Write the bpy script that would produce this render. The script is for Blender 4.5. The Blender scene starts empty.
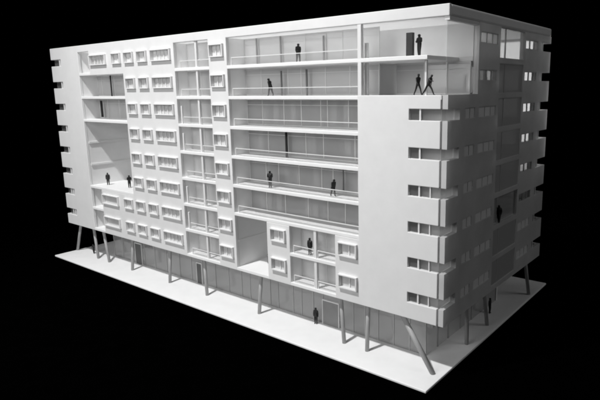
# White architectural scale model on a black table, lit by a studio spot, a rear lamp and added soft fills.
# Coordinates below are in metres of the modelled building; S scales them to the real 1:100 model.
import bpy, bmesh, math, random
from mathutils import Vector, Matrix
random.seed(7)
S = 0.01
G = 4.45                      # height of the underside of the building above the base plate
PT = 0.22                     # base plate thickness
ZO = G + PT                   # table top is z = 0
L, W, T = 61.2, 23.5, 24.85   # length, depth, height of the raised block
H = 3.0                       # storey height
ST = 0.33                     # floor slab thickness
SILL, HEAD = 1.44, 2.31
scene = bpy.context.scene
COL = scene.collection

def V(x, y, z): return Vector((x*S, y*S, (z+ZO)*S))

# ------------------------------------------------------------------ materials
def mat(name): 
    m = bpy.data.materials.new(name); m.use_nodes = True
    nt = m.node_tree
    for n in list(nt.nodes): nt.nodes.remove(n)
    out = nt.nodes.new('ShaderNodeOutputMaterial')
    return m, nt, out

def plastic(name, col, rough=0.5, var=0.04, bump=0.0, spec=0.4, scale=60, thin=0.0):
    m, nt, out = mat(name)
    b = nt.nodes.new('ShaderNodeBsdfPrincipled')
    b.inputs['Roughness'].default_value = rough
    b.inputs['Specular IOR Level'].default_value = spec
    tc = nt.nodes.new('ShaderNodeTexCoord')
    no = nt.nodes.new('ShaderNodeTexNoise'); no.inputs['Scale'].default_value = scale
    no.inputs['Detail'].default_value = 6; no.inputs['Roughness'].default_value = 0.6
    nt.links.new(tc.outputs['Object'], no.inputs['Vector'])
    mr = nt.nodes.new('ShaderNodeMapRange')
    mr.inputs['From Min'].default_value = 0.3; mr.inputs['From Max'].default_value = 0.7
    mr.inputs['To Min'].default_value = col*(1-var); mr.inputs['To Max'].default_value = min(col*(1+var), 0.9)
    nt.links.new(no.outputs['Fac'], mr.inputs['Value'])
    nt.links.new(mr.outputs['Result'], b.inputs['Base Color'])
    if bump:
        n2 = nt.nodes.new('ShaderNodeTexNoise'); n2.inputs['Scale'].default_value = 900
        n2.inputs['Detail'].default_value = 4
        nt.links.new(tc.outputs['Object'], n2.inputs['Vector'])
        bp = nt.nodes.new('ShaderNodeBump'); bp.inputs['Strength'].default_value = bump
        bp.inputs['Distance'].default_value = 0.0003
        nt.links.new(n2.outputs['Fac'], bp.inputs['Height'])
        nt.links.new(bp.outputs['Normal'], b.inputs['Normal'])
    if thin:
        tl = nt.nodes.new('ShaderNodeBsdfTranslucent'); nt.links.new(mr.outputs['Result'], tl.inputs[0])
        mx = nt.nodes.new('ShaderNodeMixShader'); mx.inputs[0].default_value = thin
        nt.links.new(b.outputs[0], mx.inputs[1]); nt.links.new(tl.outputs[0], mx.inputs[2])
        nt.links.new(mx.outputs[0], out.inputs[0])
    else:
        nt.links.new(b.outputs[0], out.inputs[0])
    return m

def glass(name, tint, rough=0.03, haze=0.0, hcol=0.7, thru=0.35):
    """clear sheet: lets light straight through, mirrors more at a glancing angle, and a cloudy share of diffuse"""
    m, nt, out = mat(name)
    t = nt.nodes.new('ShaderNodeBsdfTransparent'); t.inputs[0].default_value = (tint, tint, tint, 1)
    g = nt.nodes.new('ShaderNodeBsdfGlossy'); g.inputs['Roughness'].default_value = rough
    d = nt.nodes.new('ShaderNodeBsdfDiffuse'); d.inputs[0].default_value = (hcol, hcol, hcol, 1)
    tl = nt.nodes.new('ShaderNodeBsdfTranslucent'); tl.inputs[0].default_value = (hcol, hcol, hcol, 1)
    dm = nt.nodes.new('ShaderNodeMixShader'); dm.inputs[0].default_value = thru
    nt.links.new(d.outputs[0], dm.inputs[1]); nt.links.new(tl.outputs[0], dm.inputs[2])
    hz = nt.nodes.new('ShaderNodeMixShader'); hz.inputs[0].default_value = haze
    nt.links.new(t.outputs[0], hz.inputs[1]); nt.links.new(dm.outputs[0], hz.inputs[2])
    lw = nt.nodes.new('ShaderNodeLayerWeight'); lw.inputs['Blend'].default_value = 0.5
    p = nt.nodes.new('ShaderNodeMath'); p.operation = 'POWER'; p.inputs[1].default_value = 4.0
    q = nt.nodes.new('ShaderNodeMath'); q.operation = 'MULTIPLY_ADD'; q.inputs[1].default_value = 0.5; q.inputs[2].default_value = 0.03
    nt.links.new(lw.outputs['Facing'], p.inputs[0]); nt.links.new(p.outputs[0], q.inputs[0])
    mx = nt.nodes.new('ShaderNodeMixShader')
    nt.links.new(q.outputs[0], mx.inputs[0]); nt.links.new(hz.outputs[0], mx.inputs[1]); nt.links.new(g.outputs[0], mx.inputs[2])
    nt.links.new(mx.outputs[0], out.inputs[0])
    return m

def frosted(name, col):
    m, nt, out = mat(name)
    d = nt.nodes.new('ShaderNodeBsdfDiffuse'); d.inputs[0].default_value = (col, col, col, 1)
    t = nt.nodes.new('ShaderNodeBsdfTranslucent'); t.inputs[0].default_value = (col, col, col, 1)
    mx = nt.nodes.new('ShaderNodeMixShader'); mx.inputs[0].default_value = 0.6
    nt.links.new(d.outputs[0], mx.inputs[1]); nt.links.new(t.outputs[0], mx.inputs[2])
    nt.links.new(mx.outputs[0], out.inputs[0])
    return m

WHITE = plastic('white_styrene', 0.73, 0.55, 0.03, 0.10)
INNER = plastic('white_card', 0.84, 0.8, 0.03)
FRAME = plastic('pale_grey_strip', 0.68, 0.6, 0.05)
MULL = plastic('grey_strip', 0.4, 0.6, 0.08)
BASEM = plastic('white_base_board', 0.82, 0.6, 0.025, 0.12)
GREYM = plastic('grey_rod', 0.34, 0.45, 0.08)
BLACK = plastic('black_paint', 0.012, 0.5, 0.3)
CHAR = plastic('charcoal_card', 0.05, 0.6, 0.25)
VELVET = plastic('black_velvet', 0.0003, 1.0, 0.3, spec=0.0)
GLASS = glass('clear_acrylic', 0.95, 0.03, 0.08, 0.8)
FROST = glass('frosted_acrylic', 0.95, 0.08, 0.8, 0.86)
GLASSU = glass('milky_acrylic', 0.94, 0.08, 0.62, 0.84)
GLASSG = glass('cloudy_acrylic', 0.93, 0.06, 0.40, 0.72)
GLASSE = glass('grey_acrylic', 0.93, 0.05, 0.2, 0.7)
GLASSM = glass('matt_roomlight_acrylic', 0.95, 0.05, 0.9, 0.9, 0.12)  # near-opaque white stands in for light from the rooms behind
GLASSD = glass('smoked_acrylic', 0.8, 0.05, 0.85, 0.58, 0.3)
GLASSN = glass('pale_acrylic', 0.95, 0.05, 0.5, 0.88, 0.5)
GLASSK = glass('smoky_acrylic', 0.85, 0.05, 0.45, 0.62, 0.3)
SLABM = plastic('white_slab_card', 0.88, 0.6, 0.02, thin=0.10)
ROOFM = plastic('thin_white_roof_sheet', 0.89, 0.5, 0.02, thin=0.82)
ENDM = plastic('thin_white_acrylic', 0.74, 0.3, 0.10, 0.05, thin=0.33, scale=22)
CHARL = plastic('dark_grey_card', 0.16, 0.7, 0.1)
DIFFUSER = frosted('frosted_sheet', 0.8)

# ------------------------------------------------------------------ mesh helpers
class MB:
    def __init__(self): self.bm = bmesh.new()
    def box(self, x0, x1, y0, y1, z0, z1):
        vs = [self.bm.verts.new(V(x, y, z)) for x in (x0, x1) for y in (y0, y1) for z in (z0, z1)]
        for f in ((0,1,3,2),(4,6,7,5),(0,4,5,1),(2,3,7,6),(0,2,6,4),(1,5,7,3)):
            self.bm.faces.new([vs[i] for i in f])
        return self
    def tube(self, a, b, r0, r1=None, n=14):
        r1 = r0 if r1 is None else r1
        a, b = V(*a), V(*b); d = (b-a).normalized()
        u = d.orthogonal().normalized(); w = d.cross(u)
        ra = [self.bm.verts.new(a + (u*math.cos(t)+w*math.sin(t))*r0*S) for t in [2*math.pi*i/n for i in range(n)]]
        rb = [self.bm.verts.new(b + (u*math.cos(t)+w*math.sin(t))*r1*S) for t in [2*math.pi*i/n for i in range(n)]]
        for i in range(n):
            f = self.bm.faces.new((ra[i], ra[(i+1)%n], rb[(i+1)%n], rb[i])); f.smooth = True
        self.bm.faces.new(ra[::-1]); self.bm.faces.new(rb)
        return self
    def grid(self, u0, u1, v0, v1, holes, to3, w0, w1):
        """flat board with rectangular holes; to3(u, v, w) gives building coordinates"""
        us = sorted({u0, u1, *[min(max(h[0], u0), u1) for h in holes], *[min(max(h[1], u0), u1) for h in holes]})
        vs = sorted({v0, v1, *[min(max(h[2], v0), v1) for h in holes], *[min(max(h[3], v0), v1) for h in holes]})
        us = [u for i, u in enumerate(us) if i == 0 or u-us[i-1] > 1e-6]
        vs = [v for i, v in enumerate(vs) if i == 0 or v-vs[i-1] > 1e-6]
        nu, nv = len(us)-1, len(vs)-1
        def solid(i, j):
            if i < 0 or j < 0 or i >= nu or j >= nv: return False
            cu, cv = (us[i]+us[i+1])/2, (vs[j]+vs[j+1])/2
            return not any(h[0] < cu < h[1] and h[2] < cv < h[3] for h in holes)
        vd = {}
        def vt(i, j, w):
            k = (i, j, w)
            if k not in vd: vd[k] = self.bm.verts.new(V(*to3(us[i], vs[j], (w0, w1)[w])))
            return vd[k]
        for i in range(nu):
            for j in range(nv):
                if not solid(i, j): continue
                self.bm.faces.new([vt(i,j,0), vt(i+1,j,0), vt(i+1,j+1,0), vt(i,j+1,0)])
                self.bm.faces.new([vt(i,j,1), vt(i,j+1,1), vt(i+1,j+1,1), vt(i+1,j,1)])
                if not solid(i-1, j): self.bm.faces.new([vt(i,j,0), vt(i,j+1,0), vt(i,j+1,1), vt(i,j,1)])
                if not solid(i+1, j): self.bm.faces.new([vt(i+1,j,0), vt(i+1,j,1), vt(i+1,j+1,1), vt(i+1,j+1,0)])
                if not solid(i, j-1): self.bm.faces.new([vt(i,j,0), vt(i,j,1), vt(i+1,j,1), vt(i+1,j,0)])
                if not solid(i, j+1): self.bm.faces.new([vt(i,j+1,0), vt(i+1,j+1,0), vt(i+1,j+1,1), vt(i,j+1,1)])
        return self
    def build(self, name, m, parent=None, bevel=0.0):
        bmesh.ops.recalc_face_normals(self.bm, faces=self.bm.faces)
        me = bpy.data.meshes.new(name); self.bm.to_mesh(me); self.bm.free()
        me.materials.append(m)
        o = bpy.data.objects.new(name, me); COL.objects.link(o)
        if parent: o.parent = parent
        if bevel:
            b = o.modifiers.new('edge', 'BEVEL'); b.width = bevel*S; b.segments = 2
            b.limit_method = 'ANGLE'; b.angle_limit = math.radians(40); b.use_clamp_overlap = True
        return o

XZ = lambda u, v, w: (u, w, v)
YZ = lambda u, v, w: (w, u, v)
XY = lambda u, v, w: (u, v, w)

# ------------------------------------------------------------------ table
tb = bmesh.new()
for x, y in ((-3, -3), (4, -3), (4, 4), (-3, 4)): tb.verts.new((x, y, 0))
tb.faces.new(tb.verts)
me = bpy.data.meshes.new('table'); tb.to_mesh(me); tb.free(); me.materials.append(VELVET)
tab = bpy.data.objects.new('table', me); COL.objects.link(tab); tab['kind'] = 'structure'

# ------------------------------------------------------------------ the model
root = bpy.data.objects.new('architectural_model', None); COL.objects.link(root)
root.empty_display_size = 0.05
root['label'] = 'white scale model of an eight storey block raised on slanted posts above its base board'
root['category'] = 'architectural model'

MB().box(-0.3, 61.08, -2.35, 27.2, -G-PT, -G).build('base_plate', BASEM, root, 0.06)

# --- bays of the front facade
XL0, XL1 = 7.45, 18.0            # left open bay
XS0, XS1 = 28.3, 34.1            # stacked loggias
XB0, XB1 = 36.9, 52.95           # large loggia
XV0, XV1 = 36.9, 41.6            # lower void
XP0, XP1 = 44.7, 50.3            # lower pair of loggias
XC = 60.64                       # right end of the front panel
WIN = dict(a=(10.75, 14.4), b=(16.0, 17.75), c=(18.72, 20.45), d=(21.45, 23.2), e=(24.2, 27.72), f=(34.52, 36.42), g=(42.3, 44.12), h=(50.85, 52.72))
WZ0, WZ1 = 1.30, 2.40
front_windows = []
for k in range(8):
    names = 'cdef' if 2 <= k <= 6 else 'abcdef'
    if k < 2: names += 'gh'
    for n in names: front_windows.append((*WIN[n], k*H+WZ0, k*H+WZ1, n))
holes = [(w[0], w[1], w[2], w[3]) for w in front_windows]
for k in range(8):
    z0, z1 = k*H, (k+1)*H
    holes.append((-1, 2.78, z0+SILL, z0+HEAD))                        # left corner window
    holes.append((XS0, XS1, z0, z1))
    if k >= 2: holes.append((XB0, XB1, z0, z1))
    if k < 6: holes.append((57.9, 62, z0+SILL, z0+HEAD))              # right corner window
    if k in (0, 1):
        holes += [(XL0+.1, 10.3, z0, z1), (XV0, XV1, z0, z1), (XP0, XP1, z0, z1)]
    elif k == 7: holes.append((XL0+.1, 10.3, z0, z1))
    else: holes.append((XL0, XL1, z0, z1))
holes += [(XB1, 63, 6*H+.36, 8*H), (XC, 63, -1, 6*H+.37)]
FT = 0.36
MB().grid(0, L, 0, T, holes, XZ, 0.0, FT).build('front_facade', WHITE, root, 0.05)

# --- right end wall
rh = []
right_windows = []
for k in range(8):
    z0 = k*H
    if k < 6:
        rh.append((-1, 2.1, z0+SILL, z0+HEAD))
        right_windows.append((3.15, 4.9, z0+SILL, z0+HEAD))
    right_windows.append((5.65, 9.15, z0+SILL, z0+HEAD))
    right_windows.append((9.7, 15.55, z0+(.36 if k else .5), z0+2.92))
    right_windows.append((16.0, 19.4, z0+SILL, z0+HEAD))
    rh.append((20.5, 30, z0+SILL, z0+HEAD))
rh += [w for w in right_windows]
rh.append((-1, 5.3, 6*H+.37, 8*H))
RX0 = 60.76
MB().grid(0.08, W, 0, 8*H, [h for h in rh], YZ, RX0, L).build('end_wall', ENDM, root, 0.05)
MB().box(RX0, L-0.003, FT, W, 8*H, T).build('roof_edge', WHITE, root, 0.16)

# --- left end wall and rear wall (seen through openings and from the side)
lh = []
for k in range(8):
    lh.append((-1, 2.6, k*H+SILL, k*H+HEAD)); lh.append((20.8, 30, k*H+SILL, k*H+HEAD))
    lh += [(6+i*4.0, 8.4+i*4.0, k*H+SILL, k*H+HEAD) for i in range(3)]
MB().grid(FT+.01, W-.4, 0, T, lh, YZ, 0.0, 0.4).build('end_wall', WHITE, root)
bh = []
rear_diffusers = []
for k in range(8):
    bh.append((-1, 2.6, k*H+SILL, k*H+HEAD)); bh.append((60.0, 63, k*H+SILL, k*H+HEAD))
    for i in range(8):
        x0 = 4.5+i*6.0
        bh.append((x0, x0+3.2, k*H+SILL, k*H+HEAD))
    bh.append((54.4, 59.8, k*H+.6, k*H+2.7))  # added openings that let the rear lamp in
MB().grid(0, RX0-.02, 0, T, bh, XZ, W-.4, W).build('rear_wall', WHITE, root)
for k in range(8):
    MB().box(54.2, 60.0, W-.47, W-.43, k*H+.4, k*H+2.9).build('diffuser_sheet', DIFFUSER, root)  # added unseen sheet, spreads rear lamp light into the end rooms

# --- roof and floors
MB().box(.42, RX0-.02, FT-.02, W-.42, 8*H+.004, T-.05).build('roof', ROOFM, root)
MB().box(RX0+.02, L-.03, .12, 5.28, 23.72, 24.0).build('lintel', WHITE, root)
for k in range(8):
    hs = []
    if k in (3, 4): hs.append((XL0-.05, XL1+.05, -1, 9.0))
    if k == 1: hs.append((XV0-.05, XV1+.05, -1, 8.0))
    if k == 7: hs.append((59.45, 63, -1, 5.3))
    hs.append((60.4, 63, -1, 0.5) if k < 6 else (66, 67, 0, 1))
    MB().grid(.3, 60.70, .008, W-.3, hs, XY, k*H+.003, k*H+ST).build('floor_slab', SLABM, root, 0.04)

# --- inner walls
def wall(x0, x1, y0, y1, z0, z1, m=INNER, name='partition'): return MB().box(x0, x1, y0, y1, z0, z1).build(name, m, root)
D = 2.45                                        # loggia depth
E_ = 0.004
zb = lambda k: k*H+ST+E_
zt = lambda k: (k+1)*H-E_
# left void walls with ledges where the floors would be
lw = MB().box(XL0-.35, XL0-.012, FT+.01, 9.0, zb(0), 8*H-E_)
for z in (9.0, 12.0): lw.box(XL0-.1, XL0+.16, FT+.02, 8.99, z+.02, z+.28)
lw.build('partition', WHITE, root)
wall(XL1+.012, XL1+.3, FT+.01, 9.0, 2*H+ST, 7*H-E_, WHITE)
wall(XL0-.35, XL1+.3, 9.01, 9.3, ST, 8*H-E_, WHITE)
for k in (0, 1, 7):                             # niche beside the first windows
    wall(10.312, 10.6, FT+.01, D, zb(k), zt(k)); wall(XL0, 10.3, D+.01, D+.2, zb(k), zt(k))
for k in range(8):
    wall(XS0-.3, XS0-.012, FT+.01, 7.0, zb(k), zt(k)); wall(XS1+.012, XS1+.3, FT+.01, 7.0, zb(k), zt(k))
    if k >= 2:
        wall(XB0-.3, XB0-.012, FT+.01, 7.0, zb(k), zt(k))
        if k < 6: wall(XB1+.012, XB1+.3, FT+.01, 7.0, zb(k), zt(k))
    else:
        wall(XP0-.3, XP0-.012, FT+.01, 7.0, zb(k), zt(k)); wall(XP1+.012, XP1+.3, FT+.01, 7.0, zb(k), zt(k))
    wall(XL1+.31, 53.6, 7.01, 7.3, zb(k), zt(k))
    wall(53.7, 54.0, 5.61 if k > 5 else 5.4, 22.9, zb(k), zt(k))
    if k < 6: wall(XB1+.31, 60.745, 2.35, 2.55, zb(k), zt(k))
# lower void
vw = MB().box(XV0-.35, XV0-.012, FT+.01, 8.0, zb(0), 2*H-E_)
vw.box(XV0-.1, XV0+.05, FT+.02, 7.99, 3.03, 3.27)
vw.build('partition', WHITE, root)
wall(XV1+.012, XV1+.3, FT+.01, 8.0, ST+E_, 2*H-E_, WHITE)
wall(XV0-.35, XV1+.3, 8.01, 8.3, ST+E_, 2*H-E_, WHITE)
# back wall of the corner terraces
wall(50.2, 60.7, 5.31, 5.6, zb(7), zt(7))
wall(50.2, 53.5, 5.31, 5.6, zb(6), zt(6))

# --- glazing of the loggias: frame with panes
def glazing(x0, x1, k, y, mull, transom=2.05, m=GLASSG):
    z0, z1 = zb(k), zt(k)
    f = MB()
    for x in [x0+.06]+list(mull)+[x1-.06]: f.box(x-.035, x+.035, y-.05, y+.05, z0, z1)
    xs = [x0+.06]+list(mull)+[x1-.06]
    for a, b in zip(xs[:-1], xs[1:]):
        f.box(a+.035, b-.035, y-.04, y+.04, z0, z0+.12)
        f.box(a+.035, b-.035, y-.04, y+.04, z1-.12, z1)
        if transom: f.box(a+.035, b-.035, y-.035, y+.035, z0+transom, z0+transom+.05)
    fo = f.build('glazing', FRAME, root)
    MB().box(x0+.02, x1-.02, y-.012, y+.012, z0+.02, z1-.02).build('pane', m, fo)
    return fo
big_mull = {7: (39.05, 42.4, 45.2, 47.78, 49.6, 51.3), 6: (39.2, 42.9, 44.6, 47.6, 50.4), 5: (39.2, 42.2, 44.5, 46.95, 47.75, 50.2, 51.6),
            4: (39.9, 42.6, 45.0, 47.2, 50.9), 3: (39.4, 41.2, 44.0, 46.9, 48.3, 51.2), 2: (39.3, 42.0, 45.1, 47.6, 49.7)}
for k in range(2, 8): glazing(XB0, XB1 if k < 6 else 53.55, k, D, big_mull[k], m=FROST if k == 7 else GLASSU if k == 6 else GLASSG)  # cloudier panes on upper floors stand in for their brighter light
glazing(53.56, 60.7, 6, 5.0, (56.4, 58.6), m=GLASSU)  # added glazing, its cloudiness sets how light the lower terrace looks
for k in range(8):
    glazing(XS0, XS1, k, 1.75, (30.0, 31.9) if k % 2 else (30.6, 31.9, 33.0), m=FROST)
    if k < 2: glazing(XP0, XP1, k, 1.75, (46.4, 47.9, 49.0), m=FROST)
for k in (5, 6): glazing(XL0, XL1, k, D, (8.6, 11.6, 14.2, 16.2) if k == 6 else (9.6, 12.4, 15.6), m=GLASSU)

for k in range(2, 8):  # added wavy pale strips that layer and lighten the loggia interiors
    xs = sorted(random.sample(range(12), 5))
    for i in xs:
        x = 37.6+i*1.28+random.uniform(-.2, .2)
        m = MB(); n = 14
        for j in range(n):
            m.box(x+j*.05, x+j*.05+.051, 3.0+.05*math.sin(j*1.3)+.0007*j, 3.06+.05*math.sin(j*1.3), zb(k)+.02, zt(k)-.03)
        m.build('pale_strip', INNER, root)
    x = 43.4+1.7*(k % 3)
    MB().box(x, x+.15, 2.7, 6.98, zb(k), zt(k)).build('partition', INNER, root)

# --- dark columns standing behind the glass
def column(x, y, k, z0=0.0, z1=2.67, r=.14, m=CHAR):
    MB().tube((x, y, k*H+ST+z0-.01), (x, y, k*H+ST+min(z1, 2.66)), r, r, 16).build('column', m, root)
PALE = plastic('grey_card_strip', .3, .6, .1)
column(11.4, 2.1, 6, r=.09, m=BLACK); column(8.9, 1.9, 5, .25, 2.4, r=.15, m=BLACK)
column(42.5, 1.9, 6, 0, 2.35, .09, CHARL); column(45.75, 1.9, 6, 0, 2.4, .1, CHARL)
column(42.9, 1.9, 4, 0, 2.66, r=.13, m=BLACK); column(49.9, 1.9, 3, .3, 2.66, .07, CHARL)
column(51.7, 2.1, 6, 0, 2.6, .06, PALE); column(47.7, 2.1, 7, 0, 2.3, .09, PALE); column(39.0, 2.15, 7, 0, 2.6, .09, PALE); column(42.3, 2.15, 7, 0, 2.6, .09, PALE)
# free-standing dark slab on the corner terrace
MB().box(56.25, 56.85, 2.2, 2.55, zb(7), zb(7)+1.95).build('column', CHAR, root, .03)

# --- railings: rail, short end posts and a clear panel
def railing(runs, k, y=.22, h=.78):
    z = k*H+ST
    f = MB()
    for a, b in runs:
        f.box(a, b, y-.035, y+.035, z+h-.065, z+h)
        for x in (a, b-.06): f.box(x, x+.06, y-.03, y+.03, z-.01, z+h-.064)
    o = f.build('railing', WHITE, root)
    g = MB()
    for a, b in runs: g.box(a+.1, b-.1, y-.012, y+.012, z+.05, z+h-.1)
    g.build('pane', GLASS, o)
for k in range(2, 8): railing([(XB0+.45, XB1-.02)], k)
for k in range(8): railing([(XS0+.75, 31.75), (32.1, XS1-.05)], k)
for k in range(2): railing([(XP0+.3, 47.6), (48.05, XP1-.05)], k)
# posts inside the stacked loggias and the lower pair
for k in range(8):
    MB().box(31.78, 32.06, .12, .40, zb(k)-.01, zt(k)).build('loggia_post', WHITE, root, .03)
    if k in (1, 2, 4, 5): MB().box(28.72, 28.92, .14, .34, zb(k)-.01, zb(k)+1.95).build('loggia_post', WHITE, root, .02)
    if k < 2: MB().box(47.68, 48.0, .10, .42, zb(k)-.01, zt(k)).build('loggia_post', WHITE, root, .03)
# corner terrace posts
MB().box(52.98, 53.36, .012, .37, 6*H+ST, 8*H-E_).build('corner_post', WHITE, root, .04)
MB().box(53.18, 53.46, .75, 1.0, zb(6)-.01, zt(6)).build('corner_post', WHITE, root, .03)
MB().box(53.18, 53.46, .75, 1.0, zb(7)-.01, zb(7)+1.25).build('corner_post', WHITE, root, .03)
MB().box(58.9, 59.08, .6, .8, zb(6)-.01, zt(6)).build('corner_post', WHITE, root, .02)
# clear sheet closing the end of the terraces
MB().box(RX0+.18, RX0+.22, .15, 5.28, 6*H+.40, 23.70).build('pane', GLASS, root)

# --- front windows: projecting frame, mullions, pane
def front_window(x0, x1, z0, z1, kind):
    d, t = .26, .11
    f = MB()
    f.box(x0-t, x1+t, -d, .10, z1-.02, z1+.10); f.box(x0-t, x1+t, -d, .10, z0-.10, z0+.02)
    f.box(x0-t, x0+.03, -d+.01, .10, z0+.02, z1-.02); f.box(x1-.03, x1+t, -d+.01, .10, z0+.02, z1-.02)
    n = {'a': 5 if z0 > 10 else 1, 'b': 2, 'c': 2, 'd': 2, 'e': 5, 'f': 3, 'g': 2, 'h': 2}[kind]
    for i in range(1, n):
        x = x0+(x1-x0)*i/n + random.uniform(-.05, .05)
        f.box(x-.055, x+.055, .11, .19, z0+.01, z1-.01)
    o = f.build('window', WHITE, root, .02)
    MB().box(x0+.01, x1-.01, .20, .225, z0+.01, z1-.01).build('pane', GLASSG if kind == 'a' and z0 > 20 else FROST, o)
for w in front_windows: front_window(*w)

# --- windows of the right end wall
def end_window(y0, y1, z0, z1):
    f = MB(); t = .05
    dp = .26 if y1-y0 > 5 and 6 < z0 < 7 else 0          # the bay with a figure on its sill is set deeper
    xa, xb = L-.16-dp, L-.03-dp
    f.box(xa, xb, y0-.01, y1+.01, z0-.01, z0+t); f.box(xa, xb, y0-.01, y1+.01, z1-t, z1+.01)
    f.box(xa, xb, y0-.01, y0+t, z0+t, z1-t); f.box(xa, xb, y1-t, y1+.01, z0+t, z1-t)
    tall = z1-z0 > 2; top = z0 > 7*H
    for y in ([y0+1.3] if tall else [y0+(y1-y0)*.5] if y1-y0 < 2.5 else [y0+(y1-y0)*.36, y0+(y1-y0)*.7]):
        f.box(xa, xb, y-.035, y+.035, z0+t, z1-t)
    o = f.build('window', ENDM, root)
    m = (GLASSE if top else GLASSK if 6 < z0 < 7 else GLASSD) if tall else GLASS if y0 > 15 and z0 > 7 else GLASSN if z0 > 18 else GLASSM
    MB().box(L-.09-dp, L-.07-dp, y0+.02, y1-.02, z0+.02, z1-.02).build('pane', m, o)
for w in right_windows: end_window(*w)

# --- wrap-round corner windows: posts and panes
def corner_window(k, side):
    z0, z1 = k*H+SILL, k*H+HEAD
    f = MB(); g = MB()
    if side == 'right':
        f.box(58.78, 58.92, .10, .24, z0-.02, z1+.02)
        if k < 4: f.box(59.78, 59.88, .10, .24, z0-.02, z1+.02)
        g.box(57.88, 60.55, .26, .28, z0-.03, z1+.03)
        g.box(60.60, 60.62, .30, 2.2, z0-.03, z1+.03)
    else:
        f.box(2.12, 2.34, .10, .28, z0-.02, z1+.02)
        if k < 2: f.box(1.55, 1.7, .10, .26, z0-.02, z1+.02)
        g.box(.42, 2.8, .31, .33, z0-.03, z1+.03)
    o = f.build('window', WHITE, root)
    g.build('pane', GLASS, o)
for k in range(6): corner_window(k, 'right')
for k in range(8): corner_window(k, 'left')
for k in range(8):
    MB().box(RX0+.1, RX0+.3, 21.3, 21.45, k*H+SILL-.02, k*H+HEAD+.02).build('corner_post', WHITE, root)
    MB().box(RX0+.17, RX0+.2, 20.46, 21.29, k*H+SILL-.02, k*H+HEAD+.02).build('diffuser_sheet', DIFFUSER, root)  # added frosted strip that catches the rear lamp

# --- slanted posts under the building
posts = [((-.1, .9, -G), (1.9, .9, 0)), ((6.54, .6, -G), (5.3, .95, 0)), ((9.48, .6, -G), (7.9, .95, 0)), ((15.29, .55, -G), (15.35, .95, 0)),
         ((23.52, .6, -G), (23.55, .95, 0)), ((30.7, .6, -G), (30.1, .95, 0)), ((39.46, .5, -G), (39.55, .95, 0)), ((50.9, .42, -G), (50.1, 1.0, 0)),
         ((53.52, .4, -G), (53.3, .95, 0)), ((60.26, .33, -G), (56.8, .8, 0)),
         ((60.2, 6.9, -G), (60.6, 5.8, 0)), ((60.05, 11.9, -G), (60.6, 9.6, 0)), ((60.6, 22.4, -G), (60.7, 20.4, 0)), ((1.0, 14.0, -G), (1.6, 12.0, 0))]
for a, b in posts:
    r = .22 if a[0] > 60.2 and a[1] < 1 else .19
    MB().tube((a[0], a[1], a[2]-.02), (b[0], b[1], b[2]+.02), r, r, 16).build('support_post', GREYM, root)

# --- glazed ground floor, set back under the block
GX0, GX1, GY0, GY1 = 7.3, 58.3, 2.7, 18.5
gf = MB()
gm = [GX0+.06, 9.6, 12.9, 15.0, 17.4, 20.0, 22.8, 25.2, 27.4, 29.8, 32.2, 34.4, 35.8, 37.4, 39.0, 40.2, 42.4, 43.6, 45.2, 46.5, 48.6, 50.3, 51.7, 53.2, 54.9, 56.6, GX1-.06]
for x in gm: gf.box(x-.04, x+.04, GY0-.05, GY0+.05, -G-.01, -E_)
for a, b in zip(gm[:-1], gm[1:]):
    gf.box(a+.04, b-.04, GY0-.05, GY0+.05, -G-.01, -G+.07); gf.box(a+.04, b-.04, GY0-.05, GY0+.05, -.14, -E_)
for y in (4.9, 7.0, 9.6, 12.2, 15.3, GY1): gf.box(GX1-.12, GX1, y-.06, y+.06, -G-.01, -E_)
for y in (7.0, 12.2, GY1): gf.box(GX0, GX0+.12, y-.06, y+.06, -G-.01, -E_)
gf.box(GX1-.11, GX1-.01, GY0+.05, GY1-.05, -.14, -E_-.001); gf.box(GX0+.01, GX0+.11, GY0+.05, GY1-.05, -.14, -E_-.001)
gl = gf.build('lobby_glazing', MULL, root)
pg = MB().box(GX0+.05, GX1-.05, GY0-.015, GY0+.015, -G+.01, -.02)
pg.box(GX1-.07, GX1-.04, GY0+.02, GY1, -G+.01, -.02); pg.box(GX0+.04, GX0+.07, GY0+.02, GY1, -G+.01, -.02)
pg.build('pane', GLASSE, gl)
wall(GX0+1.2, GX1-2.2, 8.0, 8.3, -G, -E_); wall(GX1-2.2, GX1-1.9, 8.31, GY1, -G, -E_)
wall(GX0+.02, GX1-.02, GY1+.08, GY1+.3, -G, -E_)
for x0, x1, z1 in ((46.56, 48.54, -1.95), (12.96, 14.4, -1.6), (26.4, 27.3, -1.9)):
    d = MB().box(x0, x1, GY0-.14, GY0-.02, -G+.004, z1)
    d.build('door', plastic('grey_card', .10 if x0 < 46 else .22, .6, .1), root)
    MB().box(x0-.08, x1+.08, GY0-.16, GY0-.02, z1+.004, z1+.1).box(x0-.08, x0-.004, GY0-.16, GY0-.02, -G+.004, z1+.006).box(x1+.004, x1+.08, GY0-.16, GY0-.02, -G+.004, z1+.006).build('door_frame', FRAME, root)

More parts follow.
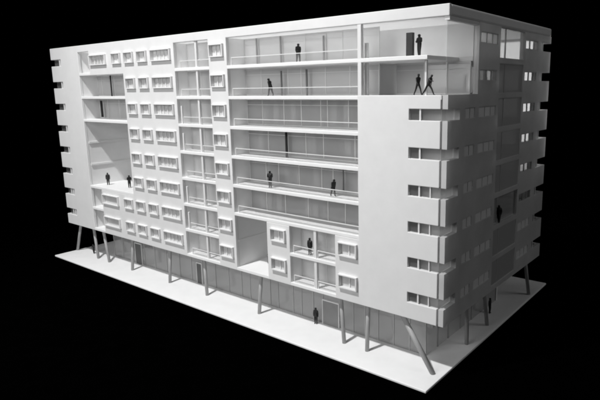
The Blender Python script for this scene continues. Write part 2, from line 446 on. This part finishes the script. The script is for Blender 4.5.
# ------------------------------------------------------------------ black figurines
def figure_mesh(name, lean=0.0, stride=0.0, arm=0.1, bend=0.0, armf=0.0, wide=1.0, fat=1.0):
    """one continuous body grown with a Skin modifier, 1.7 m tall, facing -y"""
    sl, cl = math.sin(lean), math.cos(lean)
    hip = Vector((0, 0, .90))
    up = lambda h, x=0.0, f=0.0: Vector((x, -sl*h-f*cl, .90+cl*h-f*sl*0))
    vs, es, rs = [], [], []
    def add(p, r, parent=None):
        vs.append(tuple(p)); rs.append((r[0]*fat, r[1]*fat))
        if parent is not None: es.append((parent, len(vs)-1))
        return len(vs)-1
    pel = add(hip, (.15*wide, .11))
    wa = add(up(.20), (.125*wide, .10), pel)
    ch = add(up(.42), (.165*wide, .115), wa)
    ne = add(up(.555), (.06, .06), ch)
    hd = add(up(.63, f=.015), (.085, .09), ne)
    hm = add(up(.71, f=.02), (.095, .105), hd)
    add(up(.79, f=.01), (.06, .07), hm)
    for s in (-1, 1):
        st = stride*s
        hp = add((s*.09, -.02*st, .86), (.095, .10), pel)
        kn = add((s*.10, -.42*math.sin(st)-.03, .90-.43*math.cos(st)), (.066, .07), hp)
        bk = .25*abs(st) if st < 0 else 0
        an = add((s*.10, -.84*math.sin(st)+bk*.5, .06+.42*(1-math.cos(st))*.9), (.045, .05), kn)
        add((s*.115, -.84*math.sin(st)+bk*.5-.13, .03+.42*(1-math.cos(st))*.9), (.04, .03), an)
        a = arm; sw = -stride*.8*s + armf
        sh = add(up(.44, s*.19*wide), (.07, .075), ch)
        el = add(up(.44-.27*math.cos(sw), s*(.21*wide+.27*math.sin(a)), .27*math.sin(sw)), (.05, .05), sh)
        wr = add(up(.44-.27*math.cos(sw)-.23*math.cos(sw+bend), s*(.21*wide+.30*math.sin(a)-.12*bend), .27*math.sin(sw)+.23*math.sin(sw+bend)), (.036, .036), el)
        add(up(.44-.27*math.cos(sw)-.32*math.cos(sw+bend), s*(.21*wide+.30*math.sin(a)-.16*bend), .27*math.sin(sw)+.32*math.sin(sw+bend)), (.036, .028), wr)
    me = bpy.data.meshes.new(name+'_skeleton'); me.from_pydata(vs, es, [])
    o = bpy.data.objects.new(name+'_skeleton', me); COL.objects.link(o)
    o.modifiers.new('skin', 'SKIN')
    sk = me.skin_vertices[0].data if me.skin_vertices else None
    if sk is None:
        bm = bmesh.new(); bm.from_mesh(me); bm.verts.layers.skin.verify(); bm.to_mesh(me); bm.free()
        sk = me.skin_vertices[0].data
    for i, r in enumerate(rs): sk[i].radius = r; sk[i].use_root = (i == 0)
    sd = o.modifiers.new('smooth', 'SUBSURF'); sd.levels = 2; sd.render_levels = 2
    bpy.context.view_layer.update()
    ev = o.evaluated_get(bpy.context.evaluated_depsgraph_get())
    out = bpy.data.meshes.new_from_object(ev); out.name = name
    bpy.data.objects.remove(o); bpy.data.meshes.remove(me)
    zmin = min(v.co.z for v in out.vertices)
    for v in out.vertices: v.co = Vector((v.co.x*S, v.co.y*S, (v.co.z-zmin)*S))
    for p in out.polygons: p.use_smooth = True
    out.materials.clear(); out.materials.append(BLACK)
    return out
POSE = dict(stand=figure_mesh('stand', fat=1.28), walk=figure_mesh('walk', .12, .2, .06, .3, fat=1.35), lean=figure_mesh('lean', .30, .24, .08, .3, .2, fat=1.35),
            fold=figure_mesh('fold', .02, .03, .14, 1.5, .15, 1.1, 1.3), pace=figure_mesh('pace', .06, .36, .08, .3), stride=figure_mesh('stride', .42, .55, .15, .5, .5), reach=figure_mesh('reach', .1, .12, .1, .7, .5, fat=1.3))
first = {}
def person(pose, x, y, zf, rz, label, group='black figurines set out in the model', sc=1.0):
    if pose not in first:
        o = bpy.data.objects.new('person', POSE[pose]); first[pose] = o
    else: o = first[pose].copy()
    COL.objects.link(o); o.name = 'person'
    o.location = V(x, y, zf); o.rotation_euler = (0, 0, math.radians(rz)); o.scale = (sc, sc, sc)
    o['label'] = label; o['category'] = 'figurine'; o['group'] = group
    return o
F = lambda k: k*H+ST+.001
person('walk', 45.4, 1.2, F(7), 60, 'black figurine walking behind the railing of the topmost wide loggia')
person('lean', 41.9, 1.0, F(6), -80, 'black figurine leaning forward in the second wide loggia from the top')
person('fold', 41.6, .75, F(3), 20, 'black figurine with folded arms, left of centre in the wide loggia second from the bottom')
person('lean', 49.5, .85, F(3), 75, 'black figurine right of centre in the wide loggia second from the bottom', sc=.95)
person('stand', 46.75, .62, F(1), 10, 'black figurine standing in the small double loggia beside its middle post')
person('stand', 9.3, 1.6, F(2), 50, 'black figurine alone on the white floor of the tall open void, near its left wall')
person('fold', 13.9, 2.0, F(2), 80, 'black figurine in the tall open void, half hidden by the right hand wall with windows')
person('fold', 57.9, 1.5, F(7), -15, 'black figurine standing next to the dark slab on the upper corner terrace')
person('pace', 58.25, .75, F(6), 75, 'black figurine on the left of the pair on the lower corner terrace')
person('stride', 59.25, .6, F(6), 85, 'black figurine striding with its body thrown forward, right of the pair on the corner terrace')
person('stand', 46.0, 2.1, -G, 15, 'black figurine standing on the base board at the ground floor glass under the front', sc=1.02)
person('reach', 3.7, 1.45, -G+.002, 40, 'black figurine on the base board under the left end, behind the slanted posts', sc=.85)
person('stand', 59.1, 14.8, -G, 90, 'black figurine on the base board under the dark right end of the block')
person('walk', 61.07, 11.3, 6.362, 0, 'black figurine on the sill of a tall dark window in the end wall')
person('stand', 60.85, 7.55, F(6), 90, 'black figurine behind a small window high on the dark end wall')
person('reach', 38.75, 2.9, F(0), 90, 'black figurine deep inside the lower white void, almost hidden by its right edge', sc=.8)

# ------------------------------------------------------------------ light
def aim(o, tgt): o.rotation_euler = (tgt-o.location).to_track_quat('-Z', 'Y').to_euler()
def spot(name, loc, tgt, e, ang, blend, r):
    l = bpy.data.lights.new(name, 'SPOT'); l.energy = e; l.spot_size = math.radians(ang); l.spot_blend = blend; l.shadow_soft_size = r
    o = bpy.data.objects.new(name, l); COL.objects.link(o); o.location = V(*loc); aim(o, V(*tgt)); return o
spot('key_lamp', (32, -50, 100), (31, 4, 8), 47.5, 54, .8, .022)
spot('rear_lamp', (57, 120, 24), (57, W, 19), 130, 14, 1.0, .02)
def area(name, loc, tgt, e, sx, sy):
    a = bpy.data.lights.new(name, 'AREA'); a.energy = e; a.shape = 'RECTANGLE'; a.size = sx; a.size_y = sy
    o = bpy.data.objects.new(name, a); COL.objects.link(o); o.location = V(*loc); aim(o, V(*tgt)); return o
area('end_fill', (215, 40, 110), (60, 10, 4), 3.6, .9, .7)  # added weak fill that lifts the shaded end wall
area('front_fill', (38, -80, 36), (36, 0, 16), 3.7, .6, .35)  # added soft fill for the facade and the loggia interiors

w = bpy.data.worlds.new('World'); scene.world = w; w.use_nodes = True
w.node_tree.nodes['Background'].inputs[0].default_value = (0, 0, 0, 1)
w.node_tree.nodes['Background'].inputs[1].default_value = 0.0

# ------------------------------------------------------------------ camera (solved from the photograph)
cx, cy, cz, ya, pi_, ro, f, px, py = CAMP = (79.86165, -36.78830, 18.91384, -.6552, -.1874, -.0125, 542.0226, 345.5092, 191.4554)
fw = Vector((math.sin(ya)*math.cos(pi_), math.cos(ya)*math.cos(pi_), math.sin(pi_)))
R = fw.cross(Vector((0, 0, 1))).normalized(); U = R.cross(fw)
R2 = R*math.cos(ro)+U*math.sin(ro); U2 = -R*math.sin(ro)+U*math.cos(ro)
cam = bpy.data.cameras.new('camera'); co = bpy.data.objects.new('camera', cam); COL.objects.link(co)
co.matrix_world = Matrix(((R2.x, U2.x, -fw.x, 0), (R2.y, U2.y, -fw.y, 0), (R2.z, U2.z, -fw.z, 0), (0, 0, 0, 1)))
co.location = V(cx, cy, cz)
cam.sensor_width = 36; cam.lens = f/600*36
cam.shift_x = -(px-300)/600; cam.shift_y = -(200-py)/600
cam.clip_start = .01; cam.clip_end = 50
scene.camera = co

scene.view_settings.view_transform = 'Standard'; scene.view_settings.look = 'None'
scene.view_settings.exposure = 0; scene.view_settings.gamma = 1
scene.render.engine = 'CYCLES'
c = scene.cycles
scene.cycles.filter_width = 1.9
c.max_bounces = 14; c.diffuse_bounces = 9; c.glossy_bounces = 4; c.transmission_bounces = 6; c.transparent_max_bounces = 32
c.caustics_reflective = False; c.caustics_refractive = False
